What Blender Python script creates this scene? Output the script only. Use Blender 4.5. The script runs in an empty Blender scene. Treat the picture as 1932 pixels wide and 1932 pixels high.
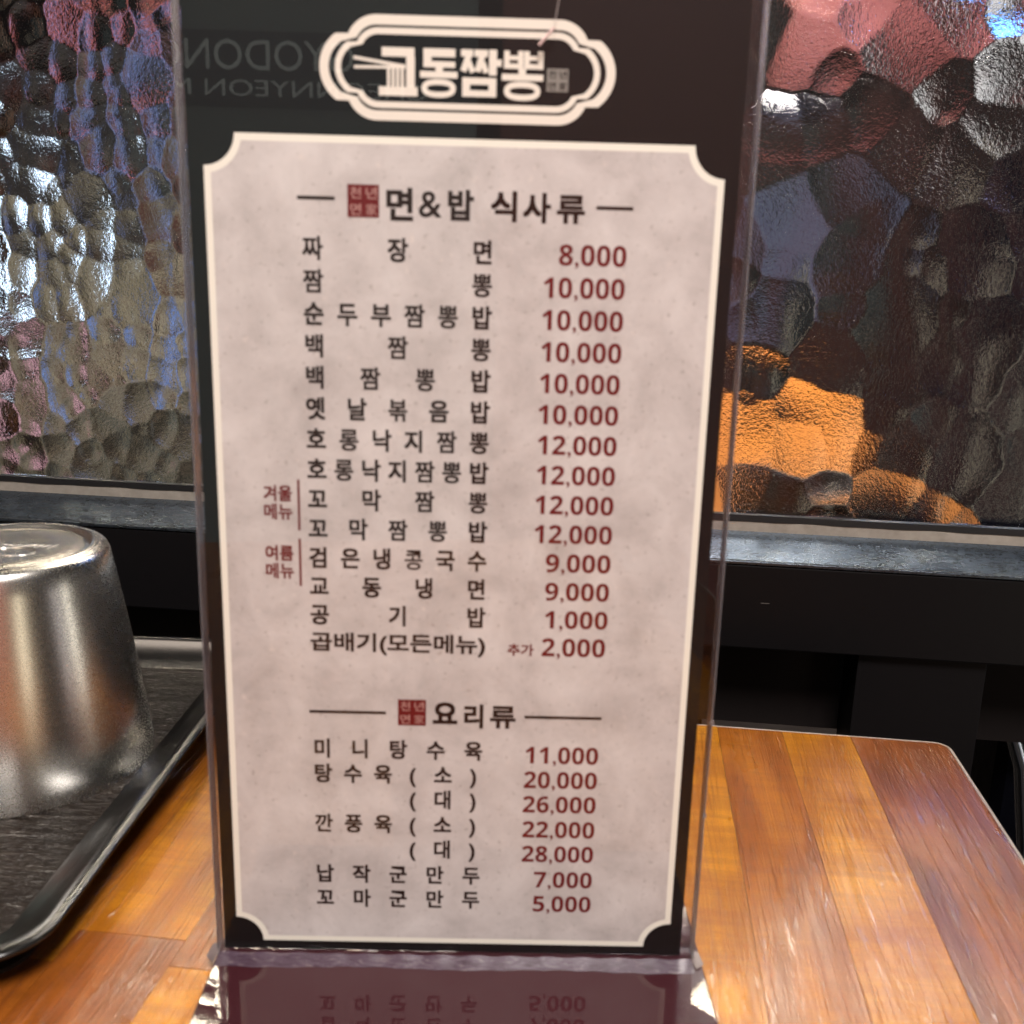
import bpy, bmesh, math, random
import numpy as np
from mathutils import Vector, Matrix
random.seed(7)
sc = bpy.context.scene
COL = sc.collection
# ------------------------------------------------------------------ camera, world, lamps, exposure
TZ = -0.003                                   # table top height (the base of the stand lies on it)
cam_d = bpy.data.cameras.new('camera'); cam = bpy.data.objects.new('camera', cam_d); COL.objects.link(cam)
cam_d.sensor_width = 36.0; cam_d.lens = 36.0 * 1917.0 / 1932.0
cam_d.clip_start = 0.01; cam_d.clip_end = 60
cam_d.dof.use_dof = True; cam_d.dof.focus_distance = 0.58; cam_d.dof.aperture_fstop = 20
r_, u_, f_ = Vector((.9927, .1179, .0264)), Vector((-.0537, .2349, .9705)), Vector((-.1082, .9648, -.2395))
r_ = r_.normalized(); u_ = (u_ - r_ * u_.dot(r_)).normalized(); f_ = u_.cross(r_)
cam.matrix_world = Matrix((( r_.x, u_.x, -f_.x, 0), (r_.y, u_.y, -f_.y, 0), (r_.z, u_.z, -f_.z, .205), (0, 0, 0, 1)))
sc.camera = cam
w = bpy.data.worlds.new('World'); sc.world = w; w.use_nodes = True
w.node_tree.nodes['Background'].inputs[0].default_value = (.55, .5, .5, 1)
w.node_tree.nodes['Background'].inputs[1].default_value = .035
sc.view_settings.view_transform = 'Standard'; sc.view_settings.look = 'None'
sc.view_settings.exposure = 0; sc.view_settings.gamma = 1
sc.render.engine = 'CYCLES'
sc.cycles.use_denoising = True
sc.cycles.max_bounces = 12; sc.cycles.transmission_bounces = 8; sc.cycles.transparent_max_bounces = 12
sc.cycles.sample_clamp_indirect = 24; sc.cycles.blur_glossy = .3; sc.cycles.caustics_refractive = False

def area(name, loc, to, size, power, col, sy=None):
    d = bpy.data.lights.new(name, 'AREA'); d.energy = power; d.color = col; d.shape = 'RECTANGLE'
    d.size = size; d.size_y = sy or size
    o = bpy.data.objects.new(name, d); COL.objects.link(o); o.location = loc
    o.rotation_euler = (Vector(to) - Vector(loc)).to_track_quat('-Z', 'Y').to_euler()
    return o
area('ceiling_light', (.25, -.55, 1.5), (0, .3, .1), .5, 50, (1, .94, .90))
area('ceiling_light', (-.75, -.1, 1.3), (0, .35, 0), .35, 6, (1, .84, .7))
area('ceiling_light', (.1, 1.25, 1.5), (.1, .9, 0), .5, 10, (1, .9, .78))          # added lamp that lights the booth beyond the glass

# ------------------------------------------------------------------ helpers
def empty(name, loc=(0, 0, 0), rz=0):
    o = bpy.data.objects.new(name, None); COL.objects.link(o); o.location = loc; o.rotation_euler = (0, 0, rz)
    o.empty_display_size = .02; return o
def tag(o, label=None, cat=None, group=None, kind=None):
    if label: o['label'] = label
    if cat: o['category'] = cat
    if group: o['group'] = group
    if kind: o['kind'] = kind
    return o
def link(name, me, mat, parent=None, loc=None, smooth=False):
    if mat is not None and not me.materials: me.materials.append(mat)
    o = bpy.data.objects.new(name, me); COL.objects.link(o)
    if parent: o.parent = parent
    if loc: o.location = loc
    if smooth:
        me.polygons.foreach_set('use_smooth', [True] * len(me.polygons))
    return o
def from_bm(name, bm, mat, parent=None, loc=None, smooth=False):
    bmesh.ops.recalc_face_normals(bm, faces=bm.faces)
    me = bpy.data.meshes.new(name); bm.to_mesh(me); bm.free()
    return link(name, me, mat, parent, loc, smooth)
def pyd(name, v, f, mat, parent=None, loc=None, smooth=False):
    me = bpy.data.meshes.new(name); me.from_pydata(v, [], f); me.update()
    return link(name, me, mat, parent, loc, smooth)
def box_bm(x0, x1, y0, y1, z0, z1, bev=0, seg=2, bm=None):
    b = bmesh.new()
    bmesh.ops.create_cube(b, size=1)
    for v in b.verts:
        v.co = Vector((x0 + (v.co.x + .5) * (x1 - x0), y0 + (v.co.y + .5) * (y1 - y0), z0 + (v.co.z + .5) * (z1 - z0)))
    if bev: bmesh.ops.bevel(b, geom=b.edges[:], offset=bev, segments=seg, affect='EDGES', profile=.5)
    if bm is not None:
        me = bpy.data.meshes.new('tmp'); b.to_mesh(me); bm.from_mesh(me); b.free(); bpy.data.meshes.remove(me); return bm
    return b
def box(name, x0, x1, y0, y1, z0, z1, mat, parent=None, bev=0, loc=None):
    return from_bm(name, box_bm(x0, x1, y0, y1, z0, z1, bev), mat, parent, loc)
def lathe(name, prof, n, mat, parent=None, loc=None):
    v = []; f = []
    for (r, z) in prof:
        for k in range(n):
            a = 2 * math.pi * k / n; v.append((r * math.cos(a), r * math.sin(a), z))
    for i in range(len(prof) - 1):
        for k in range(n):
            a, b = i * n + k, i * n + (k + 1) % n
            f.append((a, b, b + n, a + n))
    return pyd(name, v, f, mat, parent, loc, True)
def sweep(name, pts, rad, mat, parent=None, n=12):
    c = bpy.data.curves.new(name, 'CURVE'); c.dimensions = '3D'; c.bevel_depth = rad; c.bevel_resolution = 3; c.use_fill_caps = True
    s = c.splines.new('POLY'); s.points.add(len(pts) - 1)
    for p, q in zip(s.points, pts): p.co = (*q, 1)
    o = bpy.data.objects.new('tmp', c); COL.objects.link(o)
    dg = bpy.context.evaluated_depsgraph_get(); dg.update()
    me = bpy.data.meshes.new_from_object(o.evaluated_get(dg)); bpy.data.objects.remove(o); bpy.data.curves.remove(c)
    me.materials.clear(); return link(name, me, mat, parent, smooth=True)

# ---- materials
class NT:
    def __init__(s, name):
        s.m = bpy.data.materials.new(name); s.m.use_nodes = True; s.t = s.m.node_tree; s.p = s.t.nodes['Principled BSDF']
        s.out = s.t.nodes['Material Output']
    def n(s, typ, **k):
        nd = s.t.nodes.new(typ)
        for a, b in k.items():
            if a.startswith('i_'):
                key = a[2:]; key = int(key) if key.isdigit() else key
                nd.inputs[key].default_value = b
            else: setattr(nd, a, b)
        return nd
    def l(s, a, b): s.t.links.new(a, b)
    def coords(s, scale=(1, 1, 1), rot=(0, 0, 0)):
        c = s.n('ShaderNodeTexCoord'); m = s.n('ShaderNodeMapping'); m.inputs['Scale'].default_value = scale; m.inputs['Rotation'].default_value = rot
        s.l(c.outputs['Object'], m.inputs[0]); return m.outputs[0]
    def noise(s, vec, sc_, det=4, rough=.55, dist=0):
        q = s.n('ShaderNodeTexNoise'); q.inputs['Scale'].default_value = sc_; q.inputs['Detail'].default_value = det
        q.inputs['Roughness'].default_value = rough; q.inputs['Distortion'].default_value = dist
        s.l(vec, q.inputs['Vector']); return q.outputs['Fac']
    def ramp(s, fac, stops, interp='LINEAR'):
        q = s.n('ShaderNodeValToRGB'); q.color_ramp.interpolation = interp; e = q.color_ramp.elements
        while len(e) < len(stops): e.new(.5)
        for el, (p, c) in zip(e, stops):
            el.position = p; el.color = (*c, 1) if len(c) == 3 else c
        s.l(fac, q.inputs[0]); return q.outputs[0]
    def mix(s, fac, a, b, typ='MIX'):
        q = s.n('ShaderNodeMix', data_type='RGBA', blend_type=typ)
        for key, val in ((0, fac), (6, a), (7, b)):
            if hasattr(val, 'node'): s.l(val, q.inputs[key])
            elif key == 0: q.inputs[0].default_value = val
            else: q.inputs[key].default_value = (*val, 1)
        return q.outputs[2]
    def bump(s, h, strength, dist, normal=None):
        q = s.n('ShaderNodeBump'); q.inputs['Strength'].default_value = strength; q.inputs['Distance'].default_value = dist
        s.l(h, q.inputs['Height'])
        if normal: s.l(normal, q.inputs['Normal'])
        return q.outputs[0]
    def set(s, **k):
        for a, b in k.items():
            i = s.p.inputs[a.replace('_', ' ')]
            if hasattr(b, 'node'): s.l(b, i)
            else: i.default_value = (*b, 1) if isinstance(b, tuple) and len(b) == 3 else b
        return s
def plain(name, col, rough=.5, metal=0, coat=0, spec=.5, mott=0, mscale=60, bump=0):
    t = NT(name); t.set(Roughness=rough, Metallic=metal, Coat_Weight=coat, Specular_IOR_Level=spec)
    if mott or bump:
        nz = t.noise(t.coords(), mscale, 6, .6)
        if mott:
            lo = tuple(c * (1 - mott) for c in col); hi = tuple(min(1, c * (1 + mott)) for c in col)
            t.set(Base_Color=t.ramp(nz, [(.3, lo), (.7, hi)]))
        else: t.set(Base_Color=col)
        if bump: t.set(Normal=t.bump(nz, 1, bump))
    else: t.set(Base_Color=col)
    return t.m
def emit(name, col, st, base=(.02, .02, .02)):
    t = NT(name); t.set(Base_Color=base, Emission_Color=col, Emission_Strength=st, Roughness=.6); return t.m

# wood laminate strips: object colour picks the tone
def wood_mat(name, dark, mid, light, figure=.3):
    t = NT(name)
    oi = t.n('ShaderNodeObjectInfo')
    tc = t.n('ShaderNodeTexCoord')
    add = t.n('ShaderNodeVectorMath', operation='ADD'); t.l(tc.outputs['Object'], add.inputs[0])
    cr = t.n('ShaderNodeCombineXYZ'); mm = t.n('ShaderNodeMath', operation='MULTIPLY'); mm.inputs[1].default_value = 3.7
    t.l(oi.outputs['Random'], mm.inputs[0]); t.l(mm.outputs[0], cr.inputs[2]); t.l(cr.outputs[0], add.inputs[1])
    def mp(scale, src):
        m = t.n('ShaderNodeMapping'); m.inputs['Scale'].default_value = scale; t.l(src, m.inputs[0]); return m.outputs[0]
    grain = t.noise(mp((520, 16, 1), add.outputs[0]), 1, 5, .65, .4)
    fig = t.noise(mp((30, 7, 1), add.outputs[0]), 1, 3, .5, 1.6)
    cross = t.noise(mp((9, 120, 1), add.outputs[0]), 1, 3, .6, 1.2)
    speck = t.noise(mp((2400, 900, 1), add.outputs[0]), 1, 2, .5)
    c = t.ramp(fig, [(.3, dark), (.5, mid), (.68, light)])
    c = t.mix(t.ramp(grain, [(.36, (.38,) * 3), (.6, (0, 0, 0))]), c, dark)
    c = t.mix(t.ramp(cross, [(.42, (figure,) * 3), (.6, (0, 0, 0))]), c, dark)
    c = t.mix(t.ramp(speck, [(.35, (.3,) * 3), (.55, (0, 0, 0))]), c, tuple(x * .6 for x in dark))
    # pressed pore lines running with the strips over the whole top
    wc = t.n('ShaderNodeNewGeometry')
    pores = t.noise(mp((900, 12, 1), wc.outputs['Position']), 1, 3, .6, .5)
    pores2 = t.noise(mp((700, 17, 1), wc.outputs['Position']), 1, 2, .5, .3)
    pmask = t.ramp(pores, [(.52, (0, 0, 0)), (.60, (1, 1, 1))])
    pmask2 = t.ramp(pores2, [(.60, (0, 0, 0)), (.66, (1, 1, 1))])
    fine = t.noise(mp((1500, 1500, 1), wc.outputs['Position']), 1, 2, .5)
    wear = t.noise(mp((14, 9, 1), wc.outputs['Position']), 1, 4, .6)
    # pressed pore lines: thin wandering grooves, glossier than the satin face between them
    glint = t.noise(mp((330, 11, 1), wc.outputs['Position']), 1, 2, .5, .5)
    gmask = t.ramp(glint, [(.470, (0, 0, 0)), (.492, (1, 1, 1)), (.508, (1, 1, 1)), (.530, (0, 0, 0))])
    gate = t.ramp(t.noise(mp((60, 24, 1), wc.outputs['Position']), 1, 3, .6), [(.36, (0, 0, 0)), (.50, (1, 1, 1))])
    gm = t.mix(gate, (0, 0, 0), gmask)
    b1 = t.bump(pmask2, .7, .00022, t.bump(pmask, .5, .00010))
    c = t.mix(t.mix(gm, (0, 0, 0), (.25, .25, .25)), c, dark)
    t.set(Base_Color=c, Roughness=t.ramp(wear, [(.2, (.26,) * 3), (.8, (.31,) * 3)]), Normal=b1, Specular_IOR_Level=.24,
          Coat_Weight=t.ramp(gm, [(0, (.12,) * 3), (1, (1,) * 3)]), Coat_Roughness=.12, Coat_IOR=1.6, Coat_Normal=t.bump(gm, 1, .00045, t.bump(pmask, .25, .00005)))
    return t.m
W_RED = wood_mat('red_brown_wood', (.12, .030, .005), (.22, .062, .008), (.30, .092, .011), .2)
W_GOLD = wood_mat('golden_wood', (.25, .078, .006), (.46, .175, .010), (.60, .26, .014), .5)
W_AMBER = wood_mat('amber_wood', (.17, .046, .005), (.34, .112, .008), (.47, .175, .012), .35)
W_MID = wood_mat('brown_orange_wood', (.17, .045, .005), (.30, .092, .008), (.42, .145, .011), .3)
W_DARK = wood_mat('dark_brown_wood', (.065, .017, .005), (.11, .032, .007), (.18, .053, .009), .2)
M_seam = plain('table_core', (.06, .03, .015), .7)
M_edge = plain('edge_band', (.30, .25, .21), .45, mott=.15, mscale=300)

# ------------------------------------------------------------------ floor and walls of the room
M_floor = plain('dark_floor', (.018, .016, .018), .45, spec=.08, mott=.3, mscale=8)
tag(pyd('floor', [(-4, -4, -.75), (4, -4, -.75), (4, 5, -.75), (-4, 5, -.75)], [(0, 1, 2, 3)], M_floor), kind='structure')
M_wall = plain('dark_wall', (.005, .0045, .006), .7, spec=.08, mott=.2, mscale=5)
M_wall2 = plain('brown_wall', (.10, .045, .025), .6, spec=.08, mott=.25, mscale=6)
tag(box('wall', -3.5, 3.5, -2.45, -2.4, -.75, 2.2, M_wall), kind='structure')
tag(box('wall', -2.6, -2.55, -2.4, 3.0, -.75, 2.2, M_wall2), kind='structure')
tag(box('wall', 2.6, 2.65, -2.4, 3.0, -.75, 2.2, M_wall), kind='structure')
tag(box('wall', -3.5, 3.5, 3.0, 3.05, -.75, 2.2, M_wall), kind='structure')

# ------------------------------------------------------------------ our table
TX1, TY1 = .1529, .446
tbl = tag(empty('dining_table', (0, 0, TZ)), 'wooden table with a butcher block top of orange and red brown strips', 'table')
def rounded(x0, x1, y0, y1, rad, corners, n=6):
    pts = []
    for (cx, cy, a0, key) in ((x0, y0, 180, 'bl'), (x1, y0, 270, 'br'), (x1, y1, 0, 'tr'), (x0, y1, 90, 'tl')):
        if key in corners:
            sx = cx + (rad if cx == x0 else -rad); sy = cy + (rad if cy == y0 else -rad)
            for k in range(n + 1):
                a = math.radians(a0 + 90 * k / n); pts.append((sx + rad * math.cos(a), sy + rad * math.sin(a)))
        else: pts.append((cx, cy))
    return pts
def prism(name, pts, z0, z1, mat, parent=None, bev=0, loc=None):
    bm = bmesh.new(); n = len(pts)
    lo = [bm.verts.new((x, y, z0)) for x, y in pts]; hi = [bm.verts.new((x, y, z1)) for x, y in pts]
    bm.faces.new(hi); bm.faces.new(lo[::-1])
    for k in range(n): bm.faces.new((lo[k], lo[(k + 1) % n], hi[(k + 1) % n], hi[k]))
    if bev: bmesh.ops.bevel(bm, geom=[e for e in bm.edges if abs(e.verts[0].co.z - z1) < 1e-9 and abs(e.verts[1].co.z - z1) < 1e-9], offset=bev, segments=2, affect='EDGES')
    return from_bm(name, bm, mat, parent, loc)
TX0, TY0 = -.72, -.22
prism('core', rounded(TX0, TX1 - .0012, TY0, TY1 - .0012, .006, ('tr', 'tl', 'br', 'bl')), -.028, -.0006, M_seam, tbl)
# edge band: a thin strip all round
ob = rounded(TX0 - .001, TX1, TY0 - .001, TY1, .007, ('tr', 'tl', 'br', 'bl')); ib = rounded(TX0 + .0001, TX1 - .0011, TY0 + .0001, TY1 - .0011, .006, ('tr', 'tl', 'br', 'bl'))
v = [(x, y, -.0285) for x, y in ob] + [(x, y, -.0001) for x, y in ob] + [(x, y, -.0001) for x, y in ib] + [(x, y, -.0285) for x, y in ib]; n = len(ob)
pyd('edge_band', v, [(a + k * 1, a + (k + 1) % n, b + (k + 1) % n, b + k) for a, b in ((0, n), (n, 2 * n), (2 * n, 3 * n)) for k in range(n)], M_edge, tbl)
cols = [-.719, -.68, -.64, -.60, -.565, -.525, -.49, -.45, -.41, -.375, -.335, -.30, -.262, -.228, -.192, -.163, -.128, -.096, -.060, -.024, .014, .049, .0785, .1094, TX1 - .0013]
joints = {13: [(-.05, W_AMBER), (.20, W_DARK), (.36, W_AMBER)], 14: [(.02, W_RED), (.2445, W_DARK), (.40, W_DARK)], 15: [(.10, W_AMBER), (.247, W_RED), (.39, W_AMBER)],
          16: [(.05, W_RED), (.262, W_RED), (.41, W_GOLD)], 17: [(.0, W_AMBER), (.25, W_GOLD), (.38, W_RED)], 18: [(.08, W_AMBER), (.30, W_GOLD)],
          19: [(.02, W_AMBER), (.29, W_RED)], 20: [(-.02, W_GOLD), (.24, W_AMBER)], 21: [(.09, W_AMBER), (.447, W_GOLD)], 22: [(-.02, W_GOLD), (.447, W_MID)],
          23: [(-.02, W_AMBER), (.447, W_GOLD)], 24: [(.03, W_DARK), (.447, W_RED)]}
for i in range(len(cols) - 1):
    x0, x1 = cols[i] + .00008, cols[i + 1] - .00008
    js = joints.get(i + 1)
    y = TY0 + .0003; segs = []
    if js:
        for (ye, m) in js: segs.append((y, min(ye, TY1 - .0013), m)); y = ye
        if y < TY1 - .002: segs.append((y, TY1 - .0013, random.choice([W_RED, W_GOLD, W_AMBER])))
    else:
        while y < TY1 - .002:
            ye = y + random.uniform(.12, .3)
            if ye > TY1 - .06: ye = TY1 - .0013
            segs.append((y, ye, random.choice([W_RED, W_GOLD, W_AMBER, W_DARK]))); y = ye
    for (ya, yb, m) in segs:
        last = i == len(cols) - 2 and yb > TY1 - .01
        prism('plank', rounded(x0, x1, ya + .00008, yb - .00008, .0055, ('tr',) if last else ()), -.0005, 0, m, tbl)
for lx in (-.6, .03):
    box('leg', lx - .03, lx + .03, .08, .14, -.747, -.029, plain('leg_black', (.02, .02, .02), .4), tbl, .003)

# ------------------------------------------------------------------ serving tray
M_tray = NT('tray_lacquer')
c = M_tray.coords((90, 14, 40)); c2 = M_tray.coords((1, 1, 1))
ring = M_tray.n('ShaderNodeTexWave', wave_type='BANDS', bands_direction='X'); ring.inputs['Scale'].default_value = .9; ring.inputs['Distortion'].default_value = 14
ring.inputs['Detail'].default_value = 2.5; ring.inputs['Detail Scale'].default_value = .35
m2 = M_tray.coords((14, 130, 14), (0, 0, .05)); rr = M_tray.coords((10, 95, 10))
ring2 = M_tray.noise(rr, 2.2, 3, .5, 2.2)
bands = M_tray.n('ShaderNodeMath', operation='SINE'); mul = M_tray.n('ShaderNodeMath', operation='MULTIPLY'); mul.inputs[1].default_value = 46
M_tray.l(ring2, mul.inputs[0]); M_tray.l(mul.outputs[0], bands.inputs[0])
M_tray.set(Base_Color=M_tray.ramp(ring2, [(.3, (.018, .013, .010)), (.7, (.028, .021, .016))]), Roughness=.24, Specular_IOR_Level=.30,
           Normal=M_tray.bump(bands.outputs[0], .9, .0006))
M_rim = plain('tray_rim', (.007, .0065, .006), .24, spec=.55, mott=.35, mscale=260, bump=.00002)
tray = tag(empty('serving_tray', (-.1568, .2253, TZ), math.radians(4.7)), 'dark brown wood grained plastic tray under the steel cup', 'tray')
# local: near right outer lip corner at the origin, tray runs to -x and +y
TL, TWd = .250, .36
def ring_pts(inset, rad, n=7):
    return rounded(-TWd + inset, -inset, inset, TL - inset, max(rad - inset * .5, .004), ('bl', 'br', 'tr', 'tl'), n)
prof = [(.0150, .0022), (.0080, .0085), (.0025, .0122), (.0006, .0138), (.0000, .0148), (.0006, .0156), (.0016, .0160), (.0040, .0160), (.0051, .0155), (.0058, .0146), (.0110, .0100), (.0168, .0068), (.0205, .0061)]
v = []; f = []; n = 0
for ins, z in prof:
    p = ring_pts(ins, .02); n = len(p); v += [(x, y, z) for x, y in p]
for i in range(len(prof) - 1):
    for k in range(n): f.append((i * n + k, i * n + (k + 1) % n, (i + 1) * n + (k + 1) % n, (i + 1) * n + k))
pyd('rim', v, f, M_rim, tray, smooth=True)
p = ring_pts(.0200, .02)
prism('tray_floor', p, .0015, .0062, M_tray.m, tray)
prism('foot_ring', ring_pts(.012, .02), .0, .0014, plain('tray_under', (.03, .022, .018), .5), tray)

# ------------------------------------------------------------------ steel cup, mouth down on the tray
M_steel = NT('brushed_steel')
cs = M_steel.coords((40, 40, 900)); gr = M_steel.noise(cs, 3, 4, .6); sp = M_steel.noise(M_steel.coords(), 1600, 3, .6); bl = M_steel.noise(M_steel.coords(), 45, 4, .6)
M_steel.set(Metallic=1.0, Base_Color=M_steel.ramp(bl, [(.3, (.74, .71, .65)), (.7, (.82, .79, .73))]), Roughness=M_steel.ramp(sp, [(.3, (.25,) * 3), (.75, (.29,) * 3)]),
            Normal=M_steel.bump(sp, .2, .00002, M_steel.bump(gr, .2, .00002)))
M_steel2 = plain('polished_steel', (.74, .72, .69), .27, 1, bump=.000004, mscale=400)
cz = .0033
cup = tag(empty('steel_cup', (-.2394, .3550, cz)), 'brushed stainless steel cup standing mouth down on the dark tray', 'cup')
R0, R1, HT = .0516, .0394, .0893
pf = []
for k in range(15):
    t = k / 14; r = R0 + (R1 - R0) * t + .0007 * math.sin(math.pi * t); pf.append((r, t * (HT - .004)))
rT = pf[-1][0]
for k in range(1, 7):
    a = math.radians(90 * k / 6); pf.append((rT - .0036 * (1 - math.cos(a)) - .0003, HT - .004 + .0036 * math.sin(a)))
rr_ = pf[-1][0]
inner = [(R0 - .0009, 0), (R0 - .0009, .001)] + [(r - .0009, z) for r, z in pf[1:15]]
lathe('cup_wall', [(r, z) for r, z in reversed(inner)] + [(R0 - .0008, -.0001), (R0 - .0001, -.0001), (R0 - .00002, .0), (R0, .00012), (R0, .0005)] + pf[1:], 128, M_steel.m, cup)
lathe('cup_base', [(rr_, HT - .0004), (rr_ - .0010, HT + .0001), (rr_ - .0022, HT), (rr_ - .0032, HT - .0009), (rr_ - .0045, HT - .0017), (rr_ - .0065, HT - .0018), (rr_ - .0075, HT - .0014), (.018, HT - .0016), (.010, HT - .0018), (.0, HT - .0019)], 128, M_steel2, cup)
# stamped mark on the base: an oval ring with worn strokes, too faint to read in the photo
mk = []
for k in range(41):
    a = 2 * math.pi * k / 40; mk.append((.009 * math.cos(a) + .006, .0055 * math.sin(a) - .002, HT - .00165))
sweep('stamp_ring', mk, .00022, M_steel2, cup)
for k in range(9):
    x = -.006 + k * .0028; sweep('stamp_stroke', [(x, .004 + .003 * (k % 2) * .5, HT - .0016), (x + .0012, .0075 + .0004 * k, HT - .0016), (x + .0022, .0045 + .0003 * k, HT - .0016)], .00016, M_steel2, cup)

# ------------------------------------------------------------------ partition: hammered glass in a frame above a black panel
part = tag(empty('glass_partition', (0, .519, 0)), 'partition of hammered glass in a grey metal frame above a black panel', 'partition')
M_black = NT('black_laminate')
M_black.set(Base_Color=(.005, .0045, .005), Roughness=.34, Specular_IOR_Level=.10, Normal=M_black.bump(M_black.noise(M_black.coords(), 700, 3), .1, .00003))
M_ledge = NT('ledge_metal')
ln = M_ledge.noise(M_ledge.coords((170, 480, 480)), 1, 5, .6, 1.5)
M_ledge.set(Base_Color=M_ledge.ramp(ln, [(.3, (.06, .07, .08)), (.7, (.085, .11, .145))]), Metallic=.9, Roughness=M_ledge.ramp(ln, [(.3, (.24,) * 3), (.7, (.32,) * 3)]), Normal=M_ledge.bump(ln, .10, .0001))
M_frame = plain('frame_metal', (.30, .27, .235), .42, metal=.3, mott=.18, mscale=120, bump=.00001)
M_gasket = plain('gasket', (.006, .006, .007), .5)
box('lower_panel', -.9, .9, 0, .035, .0085, .0545, M_black.m, part, .0008)
box('lip', -.9, .9, -.0006, .003, .0548, .0566, M_ledge.m, part, .0004)
pyd('ledge', [(-.9, .0031, .0562), (.9, .0031, .0562), (.9, .0256, .0662), (-.9, .0256, .0662), (-.9, .0031, .0548), (.9, .0031, .0548), (.9, .0256, .0548), (-.9, .0256, .0548)], [(0, 1, 2, 3), (4, 7, 6, 5), (0, 4, 5, 1), (1, 5, 6, 2), (2, 6, 7, 3), (3, 7, 4, 0)], M_ledge.m, part)
box('frame_rail', -.9, .9, .0256, .045, .0548, .0722, M_frame, part, .0008)
# gasket with a slightly wavy lower edge
gv = []; gf = []; N = 160
for k in range(N + 1):
    x = -.5 + 1.0 * k / N; zz = .0722 + .00035 * math.sin(k * .9) * math.sin(k * .31) 
    gv += [(x, .0252, zz - .0004), (x, .0252, .0752), (x, .0300, .0752)]
    if k: a = 3 * k; gf += [(a - 3, a, a + 1, a - 2), (a - 2, a + 1, a + 2, a - 1)]
pyd('gasket', gv, gf, M_gasket, part)
box('back_panel', -.9, .9, .0352, .05, -.05, .0545, plain('recess_black', (.01, .008, .008), .5, spec=.08), part)
box('post', .128, .1935, .004, .034, -.72, .0083, M_black.m, part, .0005)
box('post', -.50, -.44, .004, .034, -.72, .0083, M_black.m, part, .0005)
box('gouge', .0745, .079, -.0004, .0002, .0340, .0344, plain('bare_chip', (.06, .05, .045), .3), part, .0002)
bb = tag(box('bench_board', -.3, .118, .56, .60, -.028, .0065, plain('dark_red_wood', (.13, .034, .02), .5, mott=.3, mscale=30)), 'dim red brown board in the gap under the black panel', 'board')

# the pane: a real relief of overlapping domes, one side flat
def pane():
    rng = np.random.default_rng(5)
    x0, x1, z0, z1 = -.46, .30, .0735, .40
    nx, nz = 560, 245
    X, Z = np.meshgrid(np.linspace(x0, x1, nx), np.linspace(z0, z1, nz))
    Hh = np.full(X.shape, -1.0)
    Rr = .062
    s = .026
    for i in range(int((x1 - x0) / s) + 3):
        for j in range(int((z1 - z0) / s) + 3):
            cx = x0 + (i - .5) * s + (.5 * s if j % 2 else 0) + rng.normal() * s * .26
            cz_ = z0 + (j - .5) * s * .92 + rng.normal() * s * .26
            k = rng.uniform(.5, 2.1) * (.75 if cx < -.05 else 1.35); hgt = rng.normal() * .00045
            e = rng.uniform(.8, 1.25)
            Hh = np.maximum(Hh, hgt - ((X - cx) ** 2 * e + (Z - cz_) ** 2 / e) / (2 * Rr * k))
    for i in range(26):
        for j in range(24):
            cx = x0 + (i + rng.uniform(-.3, .3)) * .0165; cz_ = z0 + (j + rng.uniform(-.3, .3)) * .0165
            if cx > 0 and rng.random() < .38: Hh = np.maximum(Hh, .0010 + rng.normal() * .0003 - ((X - cx) ** 2 + (Z - cz_) ** 2) / (2 * .042 * rng.uniform(.7, 1.5)))
            if cx < -.06: Hh = np.maximum(Hh, .0003 + rng.normal() * .00045 - ((X - cx) ** 2 * 1.2 + (Z - cz_) ** 2 * .85) / (2 * .040 * rng.uniform(.7, 1.4)))
    # broad swell so neighbouring domes lean different ways
    for _ in range(14):
        kx, kz = rng.normal(size=2) * 55; ph = rng.uniform(0, 6.3)
        Hh += .00045 * np.sin(kx * X + kz * Z + ph)
    Yf = -Hh * 1.0
    Yf -= Yf.max(); Yf -= .0
    v = np.stack([X, Yf, Z], -1).reshape(-1, 3)
    # back plane
    nF = nx * nz
    back = np.array([[x0, .004, z0], [x1, .004, z0], [x1, .004, z1], [x0, .004, z1]])
    idx = np.arange(nF).reshape(nz, nx)
    F = np.stack([idx[:-1, :-1], idx[:-1, 1:], idx[1:, 1:], idx[1:, :-1]], -1).reshape(-1, 4).tolist()
    b = nF
    F.append([b + 3, b + 2, b + 1, b])
    F.append(idx[0, ::-1].tolist() + [b, b + 1]); F.append(idx[-1, :].tolist() + [b + 2, b + 3])
    F.append(idx[:, 0].tolist() + [b + 3, b]); F.append(idx[::-1, -1].tolist() + [b + 1, b + 2])
    return np.vstack([v, back]).tolist(), F
M_glass = NT('hammered_glass')
gn = M_glass.noise(M_glass.coords(), 480, 3, .6, .5); gn2 = M_glass.noise(M_glass.coords(), 1100, 2, .6)
M_glass.set(Base_Color=(.84, .86, .90), Roughness=.02, IOR=1.5, Transmission_Weight=1.0, Normal=M_glass.bump(gn2, .4, .0001, M_glass.bump(gn, .55, .0003)))
pv, pf_ = pane()
gp = pyd('hammered_pane', pv, pf_, M_glass.m, part, (0, .0375, 0), True)
for q in gp.data.polygons[-5:]: q.use_smooth = False

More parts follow.
